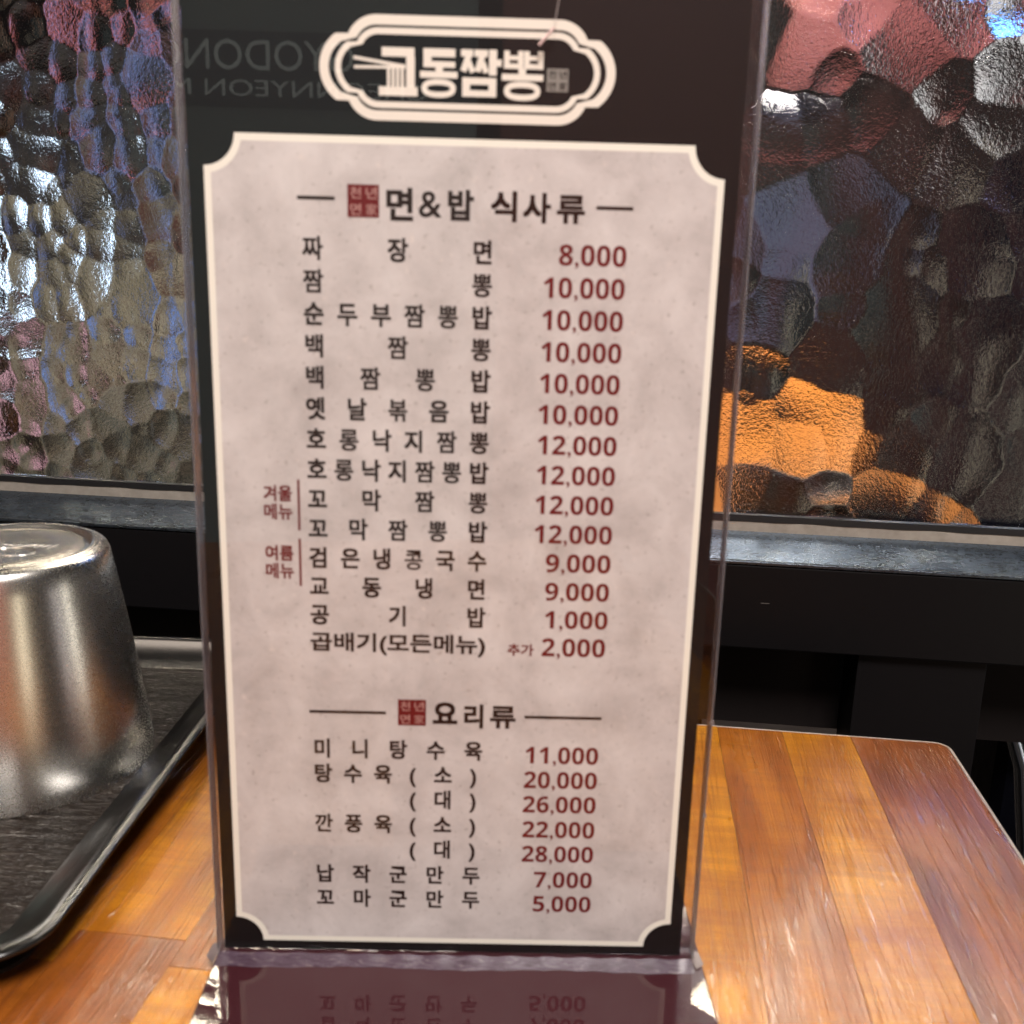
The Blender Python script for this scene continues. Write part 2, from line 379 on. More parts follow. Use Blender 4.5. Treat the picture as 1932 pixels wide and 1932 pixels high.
# ------------------------------------------------------------------ beyond the glass: the next booth
bt = tag(empty('booth_table', (.06, .98, -.002)), 'orange wooden table glimpsed through the right hammered pane', 'table')
box('tabletop', -.30, .19, -.33, .42, -.03, 0, plain('orange_top', (.50, .185, .035), .35, mott=.2, mscale=9), bt, .004)
box('leg', -.03, .03, -.03, .03, -.745, -.031, M_black.m, bt, .003)
bw = tag(empty('stone_bowl', (.135, .80, -.0018)), 'black bowl on the orange table behind the right hammered pane', 'bowl')
lathe('bowl_body', [(.0001, 0), (.026, 0), (.028, .006), (.045, .028), (.052, .050), (.050, .0505), (.042, .030), (.024, .010), (.0001, .009)], 40, plain('bowl_black', (.008, .007, .007), .4), bw)
lathe('bowl_foot', [(.027, -.0001), (.029, .004), (.029, .0055)], 32, M_black.m, bw)
def lamp_panel(name, x0, x1, y, z0, z1, col, st, label, cat, rows=0):
    e = tag(empty(name, ((x0 + x1) / 2, y, z0)), label, cat)
    box('housing', -(x1 - x0) / 2 - .008, (x1 - x0) / 2 + .008, .002, .03, -.008, z1 - z0 + .008, M_black.m, e, .003)
    if rows:
        for k in range(rows):
            a = (z1 - z0) * k / rows; b_ = (z1 - z0) * (k + .62) / rows
            box('light_tube', -(x1 - x0) / 2, (x1 - x0) / 2, -.006, .001, a, b_, emit(name + '_glow', col, st), e, .002)
    else:
        box('diffuser', -(x1 - x0) / 2, (x1 - x0) / 2, -.004, .0015, 0, z1 - z0, emit(name + '_glow', col, st), e, .002)
    return e
# right of the stand
def seat(name, x0, x1, y, z0, z1, col, label):
    e = tag(empty(name, ((x0 + x1) / 2, y, z0)), label, 'cushion')
    wd = x1 - x0
    m = plain(name + '_fabric', col, .6, mott=.25, mscale=40, bump=.001)
    box('cushion_pad', -wd / 2, wd / 2, 0, .05, .004, z1 - z0, m, e, .018)
    box('backing', -wd / 2 - .004, wd / 2 + .004, .051, .06, 0, z1 - z0, M_black.m, e, .002)
seat('seat_cushion', .17, .35, 1.45, .44, .66, (.24, .06, .058), 'salmon red cushion blurred behind the upper right glass')
lamp_panel('wall_screen', .15, .27, 1.44, .16, .31, (.09, .17, .40), .22, 'dim blue screen behind the glass beside the stand', 'screen')
lamp_panel('tube_light', .41, .60, 1.42, .40, .58, (1, .97, .92), 1.3, 'white striped light at the top right behind the glass', 'light', 6)
lamp_panel('neon_strip', .53, .60, 1.40, .24, .37, (.45, .45, 1.0), 1.6, 'lavender blue light behind the right edge of the glass', 'light')
# left of the stand
lamp_panel('light_box', -.98, -.925, 1.40, .12, .30, (.70, .85, 1.0), 5, 'bright bluish white light behind the far left glass', 'light')
lamp_panel('neon_strip', -.98, -.925, 1.41, -.12, .04, (1.0, .55, .62), 1.0, 'pink light low behind the far left glass', 'light')
lamp_panel('neon_strip', -.67, -.657, 1.38, .24, .55, (.35, .5, 1.0), 1.3, 'slim blue light behind the glass left of the stand', 'light')
lamp_panel('neon_strip', -.70, -.69, 1.38, .44, .66, (1.0, .25, .2), 2.0, 'slim red light behind the glass left of the stand', 'light')
lamp_panel('wall_screen', -.66, -.63, 1.39, .0, .16, (.22, .4, .9), 1.1, 'small blue glow low behind the glass left of the stand', 'screen')
# slatted wall cladding, olive, beige and brown boards
clad = tag(empty('slatted_cladding', (0, 1.5, 0)), 'upright olive and beige boards blurred behind the left glass', 'wall panel')
pal = [(.42, .38, .25), (.03, .025, .02), (.60, .54, .38), (.02, .025, .04), (.22, .25, .24), (.16, .05, .035), (.70, .66, .52), (.05, .045, .04)]
pal = [tuple(q * .55 for q in c_) for c_ in pal]
mats = [plain('board_paint', c_, .5, mott=.2, mscale=20) for c_ in pal]
x = -1.05
while x < -.5:
    wv = random.choice([.03, .045, .06]); z = -.3
    while z < .40:
        hv = random.choice([.06, .09, .14]); top = z > .24
        m = mats[random.choice([1, 3, 3, 7, 5, 4] if top else [0, 1, 2, 4, 5, 6, 0, 7])]
        box('board', x, x + wv - .003, random.uniform(-.02, .0), .02, z, z + hv - .003, m, clad, .002); z += hv
    x += wv
box('backing', -1.06, -.48, .021, .03, -.3, .3, M_black.m, clad)
# booth seat in dark leather filling the middle right
e = tag(empty('banquette', (.62, 1.15, -.3)), 'black leather banquette dimly seen behind the right glass', 'seat')
box('seat_back', -.28, .35, 0, .12, 0, .62, plain('black_leather', (.004, .0045, .008), .45, spec=.08, mott=.3, mscale=20, bump=.002), e, .02)
box('seat_base', -.28, .35, -.3, -.005, 0, .22, plain('black_leather', (.004, .0045, .008), .45, spec=.08, mott=.3, mscale=20, bump=.002), e, .02)
# chair seen in the gap at the far right, under the panel
ch = tag(empty('metal_chair', (.33, .82, -.75)), 'dark chair with a curved chrome leg under the panel at far right', 'chair')
M_chrome = plain('chrome', (.6, .65, .7), .2, 1)
box('seat', -.05, .22, -.02, .30, .585, .61, plain('chair_seat', (.015, .015, .015), .4), ch, .008)
box('backrest', -.035, .02, -.03, -.01, .635, .675, W_DARK, ch, .004)
sweep('leg', [(-.03, -.03, .63), (-.015, -.03, .61), (.0, -.03, .57), (.012, -.03, .50), (.02, -.03, .0)], .006, M_chrome, ch)
sweep('leg', [(.2, .28, .60), (.21, .29, .0)], .006, M_chrome, ch)

# ------------------------------------------------------------------ acrylic stand and menu card
YAW = math.radians(7.238); CP = (-.1128, .2564, 0)
def clear_mat(name, tint, ior=1.49, extra=0):
    t = NT(name); tr = t.n('ShaderNodeBsdfTransparent'); tr.inputs[0].default_value = (*tint, 1)
    gl = t.n('ShaderNodeBsdfGlossy'); gl.inputs['Roughness'].default_value = .015
    fr = t.n('ShaderNodeFresnel'); fr.inputs['IOR'].default_value = ior
    mx = t.n('ShaderNodeMixShader')
    ge = t.n('ShaderNodeNewGeometry'); iv = t.n('ShaderNodeMath', operation='SUBTRACT'); iv.inputs[0].default_value = 1.15
    t.l(ge.outputs['Backfacing'], iv.inputs[1]); fr2 = t.n('ShaderNodeMath', operation='MULTIPLY'); fr2.use_clamp = True
    fb = t.n('ShaderNodeFresnel'); fb.inputs['IOR'].default_value = ior
    lw = t.n('ShaderNodeMath', operation='SUBTRACT', use_clamp=True); lw.inputs[0].default_value = 1.0
    t.l(ge.outputs['Backfacing'], lw.inputs[1])
    t.l(fr.outputs[0], fr2.inputs[0]); t.l(lw.outputs[0], fr2.inputs[1])
    fr = fr2
    if extra:
        ad = t.n('ShaderNodeMath', operation='ADD'); ad.inputs[1].default_value = extra; t.l(fr.outputs[0], ad.inputs[0]); t.l(ad.outputs[0], mx.inputs[0])
    else: t.l(fr.outputs[0], mx.inputs[0])
    t.l(tr.outputs[0], mx.inputs[1]); t.l(gl.outputs[0], mx.inputs[2]); t.l(mx.outputs[0], t.out.inputs[0])
    return t.m
M_acr = clear_mat('clear_acrylic', (.985, .98, .99))
M_acre = NT('acrylic_edge'); M_acre.set(Base_Color=(.60, .57, .62), Transmission_Weight=.85, Roughness=.25, IOR=1.49, Specular_IOR_Level=.6); M_acre = M_acre.m
stand = tag(empty('menu_stand', CP, YAW), 'clear acrylic table stand on a dark maroon base holding the menu', 'menu stand')
HS = .29; AX0, AX1 = -.0012, .1418
# sheets carry their polished edges as separate strips
box('front_sheet', AX0, AX1, -.0023, -.0004, .0005, HS, M_acr, stand)
box('back_sheet', AX0, AX1, .0013, .0032, .0005, HS, M_acr, stand)
box('side_edge', AX1 + .0001, AX1 + .0005, -.0022, .0031, .0005, HS, M_acre, stand)
box('side_edge', AX0 - .0005, AX0 - .0001, -.0022, .0031, .0005, HS, M_acre, stand)
M_base = NT('maroon_base')
M_base.set(Base_Color=(.032, .006, .009), Roughness=.5, Specular_IOR_Level=.1, Coat_Weight=1.0, Coat_Roughness=.012, Coat_IOR=1.52,
           Coat_Normal=M_base.bump(M_base.noise(M_base.coords(), 18, 2), .05, .0003))
box('base_plate', -.0018, .1448, -.062, .045, -.0029, 0, M_base.m, stand, .0006)
M_glue = NT('glue_bead')
g = M_glue.noise(M_glue.coords((160, 500, 500)), 1, 5, .7, 1.2)
M_glue.set(Base_Color=M_glue.ramp(g, [(.3, (.03, .015, .022)), (.55, (.055, .034, .05)), (.72, (.13, .10, .10))]), Roughness=.25, Normal=M_glue.bump(g, .15, .0001))
# irregular glued seam along the foot of the sheet
gv = []; gf = []; N = 120
for k in range(N + 1):
    x = AX0 + (AX1 - AX0) * k / N
    wdt = .0052 + .0004 * math.sin(k * .13) + .0002 * math.sin(k * .7 + 1)
    gv += [(x, -.0024 - wdt, .00003), (x, -.0024 - wdt * .6, .0003), (x, -.0024, .0009 + .0002 * math.sin(k * .7))]
    if k: a = 3 * k; gf += [(a - 3, a, a + 1, a - 2), (a - 2, a + 1, a + 2, a - 1)]
pyd('glued_seam', gv, gf, M_glue.m, stand, smooth=True)
for sx in (AX0 - .0008, AX1 + .0006):
    s_ = 1 if sx > 0 else -1
    pyd('corner_chip', [(sx, -.0065, .0004), (sx + s_ * .0026, -.004, .0004), (sx + s_ * .002, .001, .0008), (sx, .002, .0012), (sx - s_ * .001, -.003, .0010)], [(0, 1, 4), (1, 2, 4), (2, 3, 4), (3, 0, 4)], plain('chip_clear', (.10, .07, .07), .3, spec=.4), stand)
# nicks on the sheet
sweep('scratch', [(.0870, -.00236, .2560), (.0885, -.00240, .2578), (.0905, -.00236, .2600)], .00033, plain('scratch_tone', (.62, .42, .40), .3), stand, 6)
sweep('scratch', [(.0905, -.00236, .2600), (.0915, -.00236, .2670)], .00008, plain('scratch_tone', (.5, .42, .40), .3), stand, 6)
for zz in (.078, .0487): box('nick', AX1 - .0003, AX1 + .0009, -.0026, -.0018, zz, zz + .0012, M_acre, stand, .0002)

card = tag(empty('menu_card', CP, YAW), 'black menu card with a marbled panel of Korean dishes and prices', 'menu')
M_cblack = plain('card_black', (.007, .0055, .005), .55, spec=.15)
box('card_sheet', .0, .1385, 0, .0008, .0006, .2885, M_cblack, card)
M_cream = plain('cream_print', (.80, .76, .64), .6)
M_marble = NT('marbled_print')
mc = M_marble.coords()
n1 = M_marble.noise(mc, 55, 6, .65, .3); n2 = M_marble.noise(mc, 600, 3, .6); n3 = M_marble.noise(mc, 260, 2, .5)
cc = M_marble.ramp(n1, [(.32, (.43, .385, .355)), (.5, (.535, .485, .45)), (.7, (.63, .58, .54))])
cc = M_marble.mix(M_marble.ramp(n2, [(.31, (.45,) * 3), (.39, (0, 0, 0))]), cc, (.24, .19, .16))
cc = M_marble.mix(M_marble.ramp(n3, [(.66, (0, 0, 0)), (.76, (.5,) * 3)]), cc, (.68, .60, .53))
M_marble.set(Base_Color=cc, Roughness=.6); M_marble = M_marble.m
M_brown = plain('brown_ink', (.022, .009, .006), .6, spec=.1)
M_red = plain('red_ink', (.135, .010, .010), .6, spec=.1)
M_sealp = plain('seal_line', (.40, .20, .17), .6)
M_white = plain('white_print', (.76, .69, .58), .6)
mm_ = .001
def panel_outline(x0, x1, z0, z1, r, cx0, cx1, cz0, cz1):
    """outline with quarter circle notches centred on the outer corners"""
    pts = []
    for (cx, cz_, a0, a1) in ((cx0, cz0, 90, 0), (cx1, cz0, 180, 90), (cx1, cz1, 270, 180), (cx0, cz1, 360, 270)):
        # arc limited to where it meets the straight edges
        seg = []
        for k in range(25):
            a = math.radians(a0 + (a1 - a0) * k / 24); seg.append((cx + r * math.cos(a), cz_ + r * math.sin(a)))
        seg = [(min(max(px_, x0), x1), min(max(pz_, z0), z1)) for px_, pz_ in seg]
        pts += seg
    out = [pts[0]]
    for q in pts[1:]:
        if math.hypot(q[0] - out[-1][0], q[1] - out[-1][1]) > 1e-6: out.append(q)
    return out
def flat(name, loops, y, mat, parent):
    """filled flat shape(s) in the card plane, drawn in mm"""
    bm = bmesh.new()
    for pts in loops:
        bm.faces.new([bm.verts.new((x * mm_, y, z * mm_)) for x, z in pts])
    bmesh.ops.triangulate(bm, faces=bm.faces[:])
    me = bpy.data.meshes.new(name); bm.to_mesh(me); bm.free(); return link(name, me, mat, parent)
def ringflat(name, a, b, y, mat, parent):
    n = len(a); assert n == len(b)
    v = [(x * mm_, y, z * mm_) for x, z in a] + [(x * mm_, y, z * mm_) for x, z in b]
    return pyd(name, v, [(k, (k + 1) % n, n + (k + 1) % n, n + k) for k in range(n)], mat, parent)
L0, L1, B0, B1 = 3.9, 134.9, 3.4, 234.3
outer = panel_outline(L0, L1, B0, B1, 7.9, L0, L1, B0, B1)
innr = panel_outline(L0 + 1.75, L1 - 1.75, B0 + 1.7, B1 - 1.75, 9.7, L0, L1, B0, B1)
flat('border_line', [outer], -.00004, M_cream, card)
flat('marbled_panel', [innr], -.00007, M_marble, card)

# ---- glyphs from the built-in font (it falls back to its Korean and bold digit glyphs)
_g = {}
def glyph(ch, off, resol=3):
    key = (ch, off)
    if key in _g: return _g[key]
    c = bpy.data.curves.new('tmp', 'FONT'); c.body = ch; c.size = 1; c.offset = off; c.resolution_u = resol; c.fill_mode = 'FRONT'
    o = bpy.data.objects.new('tmp', c); COL.objects.link(o)
    dg = bpy.context.evaluated_depsgraph_get(); dg.update()
    me = bpy.data.meshes.new_from_object(o.evaluated_get(dg))
    v = np.array([q.co[:2] for q in me.vertices]).reshape(-1, 2); f = [tuple(p.vertices) for p in me.polygons]
    bpy.data.objects.remove(o); bpy.data.curves.remove(c); bpy.data.meshes.remove(me)
    _g[key] = (v, f); return _g[key]
class Ink:
    """flat ink shapes in mm; overlapping strokes lie on layers a micron apart"""
    def __init__(s): s.v = []; s.f = []; s.y = []; s.k = 0
    def add(s, v, f, lay=None):
        b = len(s.v); s.v += v; s.f += [tuple(i + b for i in q) for q in f]
        if lay is None: s.k += 1; lay = s.k % 9
        s.y += [lay] * len(v)
    def spread(s, v, f, b):
        for q, (dx, dz) in enumerate(((0, 0), (b, b), (-b, -b), (b, -b), (-b, b))):
            s.add([(x + dx, z + dz) for x, z in v], f, q)
    def em(s, ch, cx, base, size, off, wx=1.0, cen=None):
        v, f = glyph(ch, .004)
        if len(v) == 0: return
        mid = cen if cen is not None else .46
        if ch in '뽕짬볶롱짜깐': off *= .75
        if ch == '콩': off *= .4
        s.spread([(cx + (x - mid) * size * wx, base + y * size) for x, y in v], f, off * size)
    def fit(s, text, x0, x1, z0, z1, off):
        v, f = glyph(text, .004 if off > .003 else off)
        lo = v.min(0); hi = v.max(0); b = off * (z1 - z0) / (hi[1] - lo[1]) if off > .003 else 0
        v = [(x0 + b + (x - lo[0]) / (hi[0] - lo[0]) * (x1 - x0 - 2 * b), z0 + b + (y - lo[1]) / (hi[1] - lo[1]) * (z1 - z0 - 2 * b)) for x, y in v]
        if b: s.spread(v, f, b)
        else: s.add(v, f, 0)
    def rect(s, x0, x1, z0, z1): s.add([(x0, z0), (x1, z0), (x1, z1), (x0, z1)], [(0, 1, 2, 3)])
    def stroke(s, pts, w, cap=0):
        s.k += 1
        for (a, b) in zip(pts, pts[1:]):
            d = math.hypot(b[0] - a[0], b[1] - a[1]); dx, dz = (b[0] - a[0]) / d, (b[1] - a[1]) / d
            e = w * .5 * (1 if cap else 0)
            a2 = (a[0] - dx * w * .5, a[1] - dz * w * .5) if a is not pts[0] or cap else a
            b2 = (b[0] + dx * w * .5, b[1] + dz * w * .5) if b is not pts[-1] or cap else b
            nx, nz = -dz * w / 2, dx * w / 2
            s.add([(a2[0] + nx, a2[1] + nz), (a2[0] - nx, a2[1] - nz), (b2[0] - nx, b2[1] - nz), (b2[0] + nx, b2[1] + nz)], [(0, 1, 2, 3)])
    def ring(s, cx, cz_, rx, rz, w, n=40, p=2.4):
        def pt(a, rx, rz):
            c_, s_ = math.cos(a), math.sin(a); return (cx + rx * abs(c_) ** (2 / p) * (1 if c_ > 0 else -1), cz_ + rz * abs(s_) ** (2 / p) * (1 if s_ > 0 else -1))
        v = [pt(2 * math.pi * k / n, rx, rz) for k in range(n)] + [pt(2 * math.pi * k / n, rx - w, rz - w) for k in range(n)]
        s.add(v, [(k, (k + 1) % n, n + (k + 1) % n, n + k) for k in range(n)])
    def build(s, name, y, mat, parent):
        return pyd(name, [(x * mm_, y - 1.2e-6 * q, z * mm_) for (x, z), q in zip(s.v, s.y)], s.f, mat, parent)
DIG = {str(k): chr(0x1D7EC + k) for k in range(10)}
YI = -.00011
BO = .025
def row(name_chars, top, price, px0, x0=28.0, x1=77.0, size=6.35, gh=5.75, ph=5.35, dz=0):
    base = top - gh + .062 * size * 1.0 + .35
    if name_chars:
        ink = Ink(); chars = list(name_chars); n = len(chars)
        for i, ch in enumerate(chars):
            if ch == ' ': continue
            t = i / (n - 1); cx = x0 + 2.75 + (x1 - x0 - 5.5) * t
            v, _ = glyph(ch, BO)
            cen = (v[:, 0].min() + v[:, 0].max()) / 2 if ch in '()' else .46
            ink.em(ch, cx, base, size, BO, .93, cen)
        ink.build('dish_name', YI, M_brown, card)
    ink = Ink(); ink.fit(''.join(DIG.get(c_, c_) for c_ in price), px0, 111.1 if top > 90 else 110.4, top - ph - 1.05 + dz, top - .05 + dz, .002)
    ink.build('price', YI, M_red, card)
R = [('짜장면', '8,000', 93.8), ('짬뽕', '10,000', 90.1), ('순두부짬뽕밥', '10,000', 90.0), ('백짬뽕', '10,000', 90.0), ('백짬뽕밥', '10,000', 89.9), ('옛날볶음밥', '10,000', 89.8),
     ('호롱낙지짬뽕', '12,000', 89.9), ('호롱낙지짬뽕밥', '12,000', 89.9), ('꼬막짬뽕', '12,000', 89.8), ('꼬막짬뽕밥', '12,000', 89.8), ('검은냉콩국수', '9,000', 93.2), ('교동냉면', '9,000', 93.3), ('공기밥', '1,000', 93.5)]
for k, (nm, pr, px0) in enumerate(R): row(nm, 209.6 - k * 8.24, pr, px0, ph=5.1)
# last line of the first list
ink = Ink(); ink.fit('곱배기(모든메뉴)', 28.0, 77.0, 96.3, 102.9, BO); ink.build('dish_name', YI, M_brown, card)
ink = Ink(); ink.fit('𝟮,𝟬𝟬𝟬', 92.9, 110.8, 96.2, 102.5, .002); ink.build('price', YI, M_red, card)
ink = Ink(); ink.fit('추가', 83.3, 90.7, 97.0, 100.6, .02); ink.build('price_note', YI, M_red, card)
S2 = [('미니탕수육', 70.0, '11,000', 89.3), ('탕수육(소)', 62.1, '20,000', 89.1), ('   (대)', 54.2, '26,000', 89.0), ('깐풍육(소)', 46.0, '22,000', 89.1), ('   (대)', 37.9, '28,000', 89.2), ('납작군만두', 29.3, '7,000', 93.0), ('꼬마군만두', 21.1, '5,000', 93.0)]
for nm, tp, pr, px0 in S2: row(nm, tp, pr, px0, ph=5.25, dz=-.75)
# season notes left of the list
for t1, t2, zt, l0, l1 in (('겨울', '메뉴', 144.7, 146.4, 132.2), ('여름', '메뉴', 127.9, 129.9, 116.3)):
    ink = Ink(); ink.fit(t1, 16.2, 23.9, zt - 4.5, zt, .022); ink.fit(t2, 16.2, 23.9, zt - 9.6, zt - 5.1, .022); ink.build('season_note', YI, M_red, card)
    ink = Ink(); ink.rect(25.35, 26.0, l1, l0); ink.build('season_rule', YI, M_red, card)
# headings
ink = Ink(); ink.fit('면', 49.6, 56.4, 214.2, 222.3, .028); ink.fit('&', 57.8, 63.6, 215.2, 221.6, .006); ink.fit('밥', 65.2, 71.8, 214.6, 222.2, .028)
ink.fit('식', 76.0, 82.7, 214.6, 222.2, .028); ink.fit('사', 84.2, 91.3, 214.5, 222.0, .028); ink.fit('류', 92.8, 100.0, 214.6, 221.6, .028)
ink.build('heading', YI, M_brown, card)
ink = Ink(); ink.rect(27.1, 36.6, 218.8, 219.7); ink.build('heading_rule', YI, M_brown, card)
ink = Ink(); ink.rect(102.9, 112.2, 218.25, 219.15); ink.build('heading_rule', YI, M_brown, card)
ink = Ink(); ink.fit('요', 62.4, 69.5, 75.7, 82.4, .028); ink.fit('리', 71.4, 76.9, 74.5, 82.0, .028); ink.fit('류', 78.8, 86.2, 74.6, 81.6, .028); ink.build('heading', YI, M_brown, card)
ink = Ink(); ink.rect(27.2, 49.1, 78.3, 79.2); ink.build('heading_rule', YI, M_brown, card)
ink = Ink(); ink.rect(88.7, 110.8, 77.9, 78.8); ink.build('heading_rule', YI, M_brown, card)
def seal(x0, z1, s, name='seal', bg=M_red, fg=M_sealp, yy=YI):
    a = Ink(); a.rect(x0, x0 + s, z1 - s, z1); so = a.build(name, yy, bg, card)
    b = Ink(); h = s / 2
    for ch, i, j in (('천', 0, 0), ('년', 1, 0), ('면', 0, 1), ('家', 1, 1)):
        b.fit(ch, x0 + h * i + h * .17, x0 + h * i + h * .87, z1 - h * j - h * .86, z1 - h * j - h * .16, .004 if ch == '家' else .008)
    for ch in (b,): ch.build('seal_characters', yy - .00004, fg, so)
    return so
seal(39.8, 222.8, 8.0); seal(52.5, 83.0, 8.0)

# logo badge
def badge(cx, cz_, hx, hz, w):
    """long badge: end caps bulge out, notches where they meet the long sides"""
    def outl(o):
        pts = []
        R_ = hz * .80 + o * .9
        # right cap: large arc, then a small shoulder arc up to the flat top
        q = []
        capx = cx + hx - hz * .86
        for k in range(17):
            a = math.radians(-52 + 104 * k / 16); q.append((capx + (hz * .86 + o) * math.cos(a), cz_ + (hz * .80 + o) * math.sin(a)))
        sh = []
        scx, scz = cx + hx - hz * 1.17, cz_ + hz * .42
        for k in range(13):
            a = math.radians(22 + 68 * k / 12); sh.append((scx + (hz * .62 + o) * math.cos(a), scz + (hz * .58 + o) * math.sin(a)))
        right = [(x, 2 * cz_ - z) for x, z in reversed(sh)] + q + sh
        left = [(2 * cx - x, 2 * cz_ - z) for x, z in right]
        return right + left
    return outl(0), outl(-w)
bo, bi = badge(69.7, 250.2, 36.4, 12.1, 2.3)
ringflat('badge_line', bo, bi, YI, M_white, card)
bo, bi = badge(69.7, 250.2, 32.6, 9.2, 1.5)
ringflat('badge_line', bo, bi, YI, M_white, card)
# logo letters drawn as heavy strokes
def letter(fn):
    k = Ink(); fn(k); return k
lg = Ink(); W = 2.0
zb, zt = 244.5, 255.0
def shear(z): return 0
# first syllable: top bar, right stem, noodles, foot bar
lg.rect(48.6, 56.6, zt - 2.1, zt); lg.rect(54.6, 56.7, 246.0, zt - 2.1); lg.rect(47.9, 57.4, 243.9, 246.0)
for k in range(4): lg.rect(49.9 + k * 1.12, 50.65 + k * 1.12, 246.0, 250.6 - .1 * k)
lg.stroke([(41.7, 252.5), (54.4, 250.7)], .75); lg.stroke([(41.8, 250.3), (54.4, 250.55)], .7)
# second: top shape, stem, bar, ring
lg.rect(58.8, 66.6, zt - 1.9, zt); lg.rect(58.8, 60.8, 251.0, zt - 1.9); lg.rect(58.8, 66.6, 250.7, 252.1); lg.rect(61.8, 63.6, 249.6, 250.7); lg.rect(58.0, 67.2, 248.3, 249.8)
lg.ring(62.6, 245.9, 4.2, 2.15, 1.35)
# third
lg.rect(68.0, 71.0, zt - 1.6, zt); lg.rect(71.3, 74.6, zt - 1.6, zt)
lg.stroke([(69.9, 253.6), (68.6, 250.0)], 1.5); lg.stroke([(69.9, 252.2), (71.0, 249.8)], 1.3)
lg.stroke([(73.2, 253.6), (72.1, 250.0)], 1.5); lg.stroke([(73.3, 252.2), (74.3, 249.8)], 1.3)
lg.rect(74.9, 76.8, 249.2, zt + .1); lg.rect(76.8, 78.0, 251.3, 252.9)
lg.rect(68.4, 76.8, 247.0, 248.6); lg.rect(68.4, 76.8, 244.2, 245.7); lg.rect(68.4, 70.3, 245.7, 247.0); lg.rect(74.9, 76.8, 245.7, 247.0)
# fourth
for xx in (78.6, 82.0, 83.5, 86.9):
    lg.rect(xx, xx + 1.35, 250.9, zt)
lg.rect(79.95, 82.0, 250.9, 252.1); lg.rect(84.85, 86.9, 250.9, 252.1); lg.rect(79.95, 82.0, 252.9, 253.9); lg.rect(84.85, 86.9, 252.9, 253.9)
lg.rect(82.2, 84.0, 249.6, 250.9); lg.rect(78.1, 88.3, 248.2, 249.7)
lg.ring(83.2, 245.8, 4.5, 2.2, 1.4)
lo_ = lg.build('logo_lettering', YI, M_white, card)
M_dim = plain('dim_print', (.22, .20, .17), .6)
seal(89.2, 251.2, 5.3, 'logo_seal', M_dim, M_cblack, YI)

# ------------------------------------------------------------------ room on our side, mirrored in the acrylic, the cup and the glass
# lit shop sign on the wall behind the diner
sg = tag(empty('shop_sign', (0, 0, 0)), 'dark green lit shop sign mirrored in the top of the stand', 'sign')
ca, sa = math.cos(YAW), math.sin(YAW)
def cardw(x, d, z): return (CP[0] + x * ca + d * sa, CP[1] + x * sa - d * ca, z)   # x along the card, d out towards the diner
def to_card(p): dx, dy = p[0] - CP[0], p[1] - CP[1]; return dx * ca + dy * sa, dx * sa - dy * ca
cxm, cd = to_card((0, 0))
LS = 1.30; K = (cd + LS) / cd
def mir(x, z): return cxm + (x * .001 - cxm) * K, .205 + (z * .001 - .205) * K     # where a point of the card mirrors to on the sign plane
sg.location = cardw(0, LS, 0); sg.rotation_euler = (0, 0, YAW)
def sx(x, z): return mir(x, z)
a0 = sx(-40, 236); a1 = sx(72, 278)
M_sgn = emit('sign_face', (.20, .27, .26), 1.15, (.05, .08, .08)); M_sgb = emit('sign_band', (.07, .11, .13), 1.2, (.03, .05, .05)); M_sgt = emit('sign_text', (.75, .85, .78), 1.7)
box('sign_face', a0[0], a1[0], -.03, -.001, -.75, sx(0, 300)[1], M_sgn, sg, .004)
box('sign_band', a0[0] + .001, a1[0] - .001, -.0008, .003, sx(0, 240)[1], sx(0, 257.5)[1], M_sgb, sg)
def stext(t, x0, x1, z0, z1, name):
    v, f = glyph(t, .0); lo = v.min(0); hi = v.max(0)
    p0 = sx(x0, z0); p1 = sx(x1, z1)
    V = [((p0[0] + (x - lo[0]) / (hi[0] - lo[0]) * (p1[0] - p0[0])), .0045, (p0[1] + (y - lo[1]) / (hi[1] - lo[1]) * (p1[1] - p0[1]))) for x, y in v]
    # the sign is read by someone facing it, so x runs the other way in its own frame
    mx = (p0[0] + p1[0]) ; V = [(mx - x, y, z) for x, y, z in V]
    pyd(name, V, [q[::-1] for q in f], M_sgt, sg)
stext('GYODONG', -6, 42, 248.6, 255.5, 'sign_lettering')
stext('CHEONNYEON MYEONGA', -36, 60, 242.6, 246.4, 'sign_lettering')
# red brown screen right of the sign, its cloth given a glow
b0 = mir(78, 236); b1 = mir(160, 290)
e = tag(empty('folding_screen', cardw(0, LS + .02, -.75), YAW), 'red brown screen with an added glow, mirrored in the upper right of the stand', 'screen')
box('screen_panel', b0[0], b1[0], -.03, 0, .001, 1.8, emit('screen_cloth_glow', (.30, .10, .08), .55, (.12, .03, .02)), e, .004)
# bulbs over the diner
M_bulb = emit('bulb_glow', (1, .93, .85), 26)
def bulb(loc, label, r=.018):
    e = tag(empty('pendant_lamp', loc), label, 'lamp', 'small lamps over the diner')
    lathe('bulb', [(.0001, -r)] + [(r * math.sin(a), -r * math.cos(a)) for a in [math.pi * k / 12 for k in range(1, 10)]] + [(r * .4, r * 1.2)], 24, M_bulb, e)
    lathe('socket', [(r * .42, r * 1.0), (r * .45, r * 2.4), (.0001, r * 2.5)], 16, M_black.m, e)
    sweep('cord', [(0, 0, r * 2.5), (0, 0, 2.1 - loc[2])], .002, M_black.m, e)
bulb((.12, -1.5, .86), 'small bare bulb over the diner, nearest the stand')
bulb((.50, -1.45, .92), 'small bare bulb over the diner, right hand one')
bulb((-.55, -1.5, .90), 'small bare bulb over the diner, left hand one')
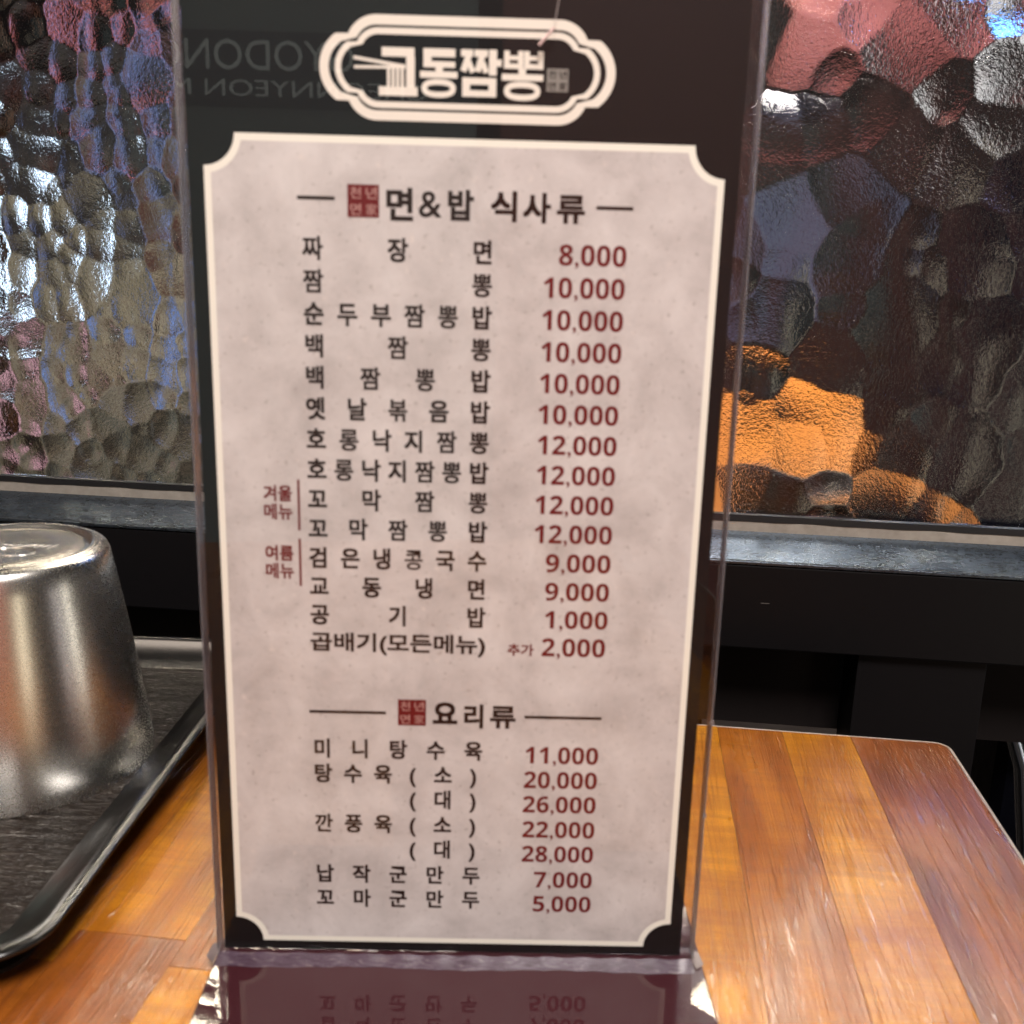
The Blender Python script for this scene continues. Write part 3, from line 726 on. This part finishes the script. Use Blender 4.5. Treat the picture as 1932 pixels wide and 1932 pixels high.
# lamps beyond the partition whose sheen lies on the table
M_glow = emit('shade_glow', (1, .88, .72), 30)
def globe(loc, label, r):
    e = tag(empty('globe_lamp', loc), label, 'lamp', 'globe lamps beyond the partition')
    lathe('globe', [(.0001, -r)] + [(r * math.sin(a), -r * math.cos(a)) for a in [math.pi * k / 16 for k in range(1, 15)]] + [(r * .2, r)], 32, M_glow, e)
    lathe('cap', [(r * .22, r * .97), (r * .22, r * 1.15), (.0001, r * 1.2)], 16, M_black.m, e)
    sweep('cord', [(0, 0, r * 1.2), (0, 0, 2.15 - loc[2])], .003, M_black.m, e)
globe((-.42, 1.6, 1.25), 'round warm lamp high beyond the glass on the left', .09)
globe((.75, 1.55, 1.12), 'round warm lamp high beyond the glass on the right', .09)
def light_panel(x, y, z, hx, hy, st, label):
    e = tag(empty('ceiling_panel', (x, y, z)), label, 'light')
    from_bm('diffuser', box_bm(-hx, hx, -hy, hy, 0, .012, .002), emit('panel_glow', (1, .84, .60), st), e).rotation_euler = (math.radians(52), 0, 0)
    for xx in (-hx * .8, hx * .8): sweep('wire', [(xx, 0, .02), (xx, 0, 1.2)], .0015, M_black.m, e)
light_panel(.36, 1.45, .95, .12, .12, 200, 'broad warm light panel high beyond the glass, right of the stand')
light_panel(-.66, 1.45, .95, .13, .13, 190, 'broad warm light panel high beyond the glass, left of the stand')
globe((.47, 1.38, .80), 'small round lamp low beside the right light panel', .035)
e = tag(empty('added_blue_light', (.46, 1.35, .60), 0), 'blue light panel added high beyond the glass to tint the ledge', 'light')  # unseen blue glow, added so the ledge mirrors blue
box('diffuser', -.10, .34, -.006, .006, 0, .14, emit('blue_glow', (.12, .38, 1.0), 7), e, .002)
for xx in (-.1, .1): sweep('wire', [(xx, 0, .14), (xx, 0, 1.5)], .0015, M_black.m, e)
# glowing boards, made up and added so the cup mirrors bright streaks
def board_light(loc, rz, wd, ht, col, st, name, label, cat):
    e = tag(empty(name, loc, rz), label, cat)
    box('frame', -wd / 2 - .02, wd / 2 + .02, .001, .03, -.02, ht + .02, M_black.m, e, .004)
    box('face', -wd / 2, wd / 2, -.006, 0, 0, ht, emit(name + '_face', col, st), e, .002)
def face_cup(loc): return math.atan2(-.24 - loc[0], -(.355 - loc[1]))
def column(x, y, z0, *a): board_light((x, y, z0), face_cup((x, y)), *a)
column(.51, -1.06, -.6, .30, .78, (.60, .20, .11), 1.1, 'added_red_board', 'red brown banner added behind the diner for the cup to mirror', 'glowboard')
column(.88, -.80, -.6, .20, .78, (1, .88, .66), 2.6, 'added_light_board', 'broad warm glowing board added behind the diner at right for the cup', 'light')
column(1.35, .05, -.6, .40, .78, (.55, .52, .55), 1.0, 'added_grey_board', 'pale grey glowing board added right of the table for the cup', 'panel')
column(1.45, .42, -.6, .07, .78, (1, .95, .85), 6, 'added_light_board', 'slim white glowing board added right of the table for the cup', 'light')
column(-.9, -1.0, -.6, .30, .78, (1, .85, .65), .9, 'added_light_board', 'warm glowing board added behind the diner at left for the cup', 'light')
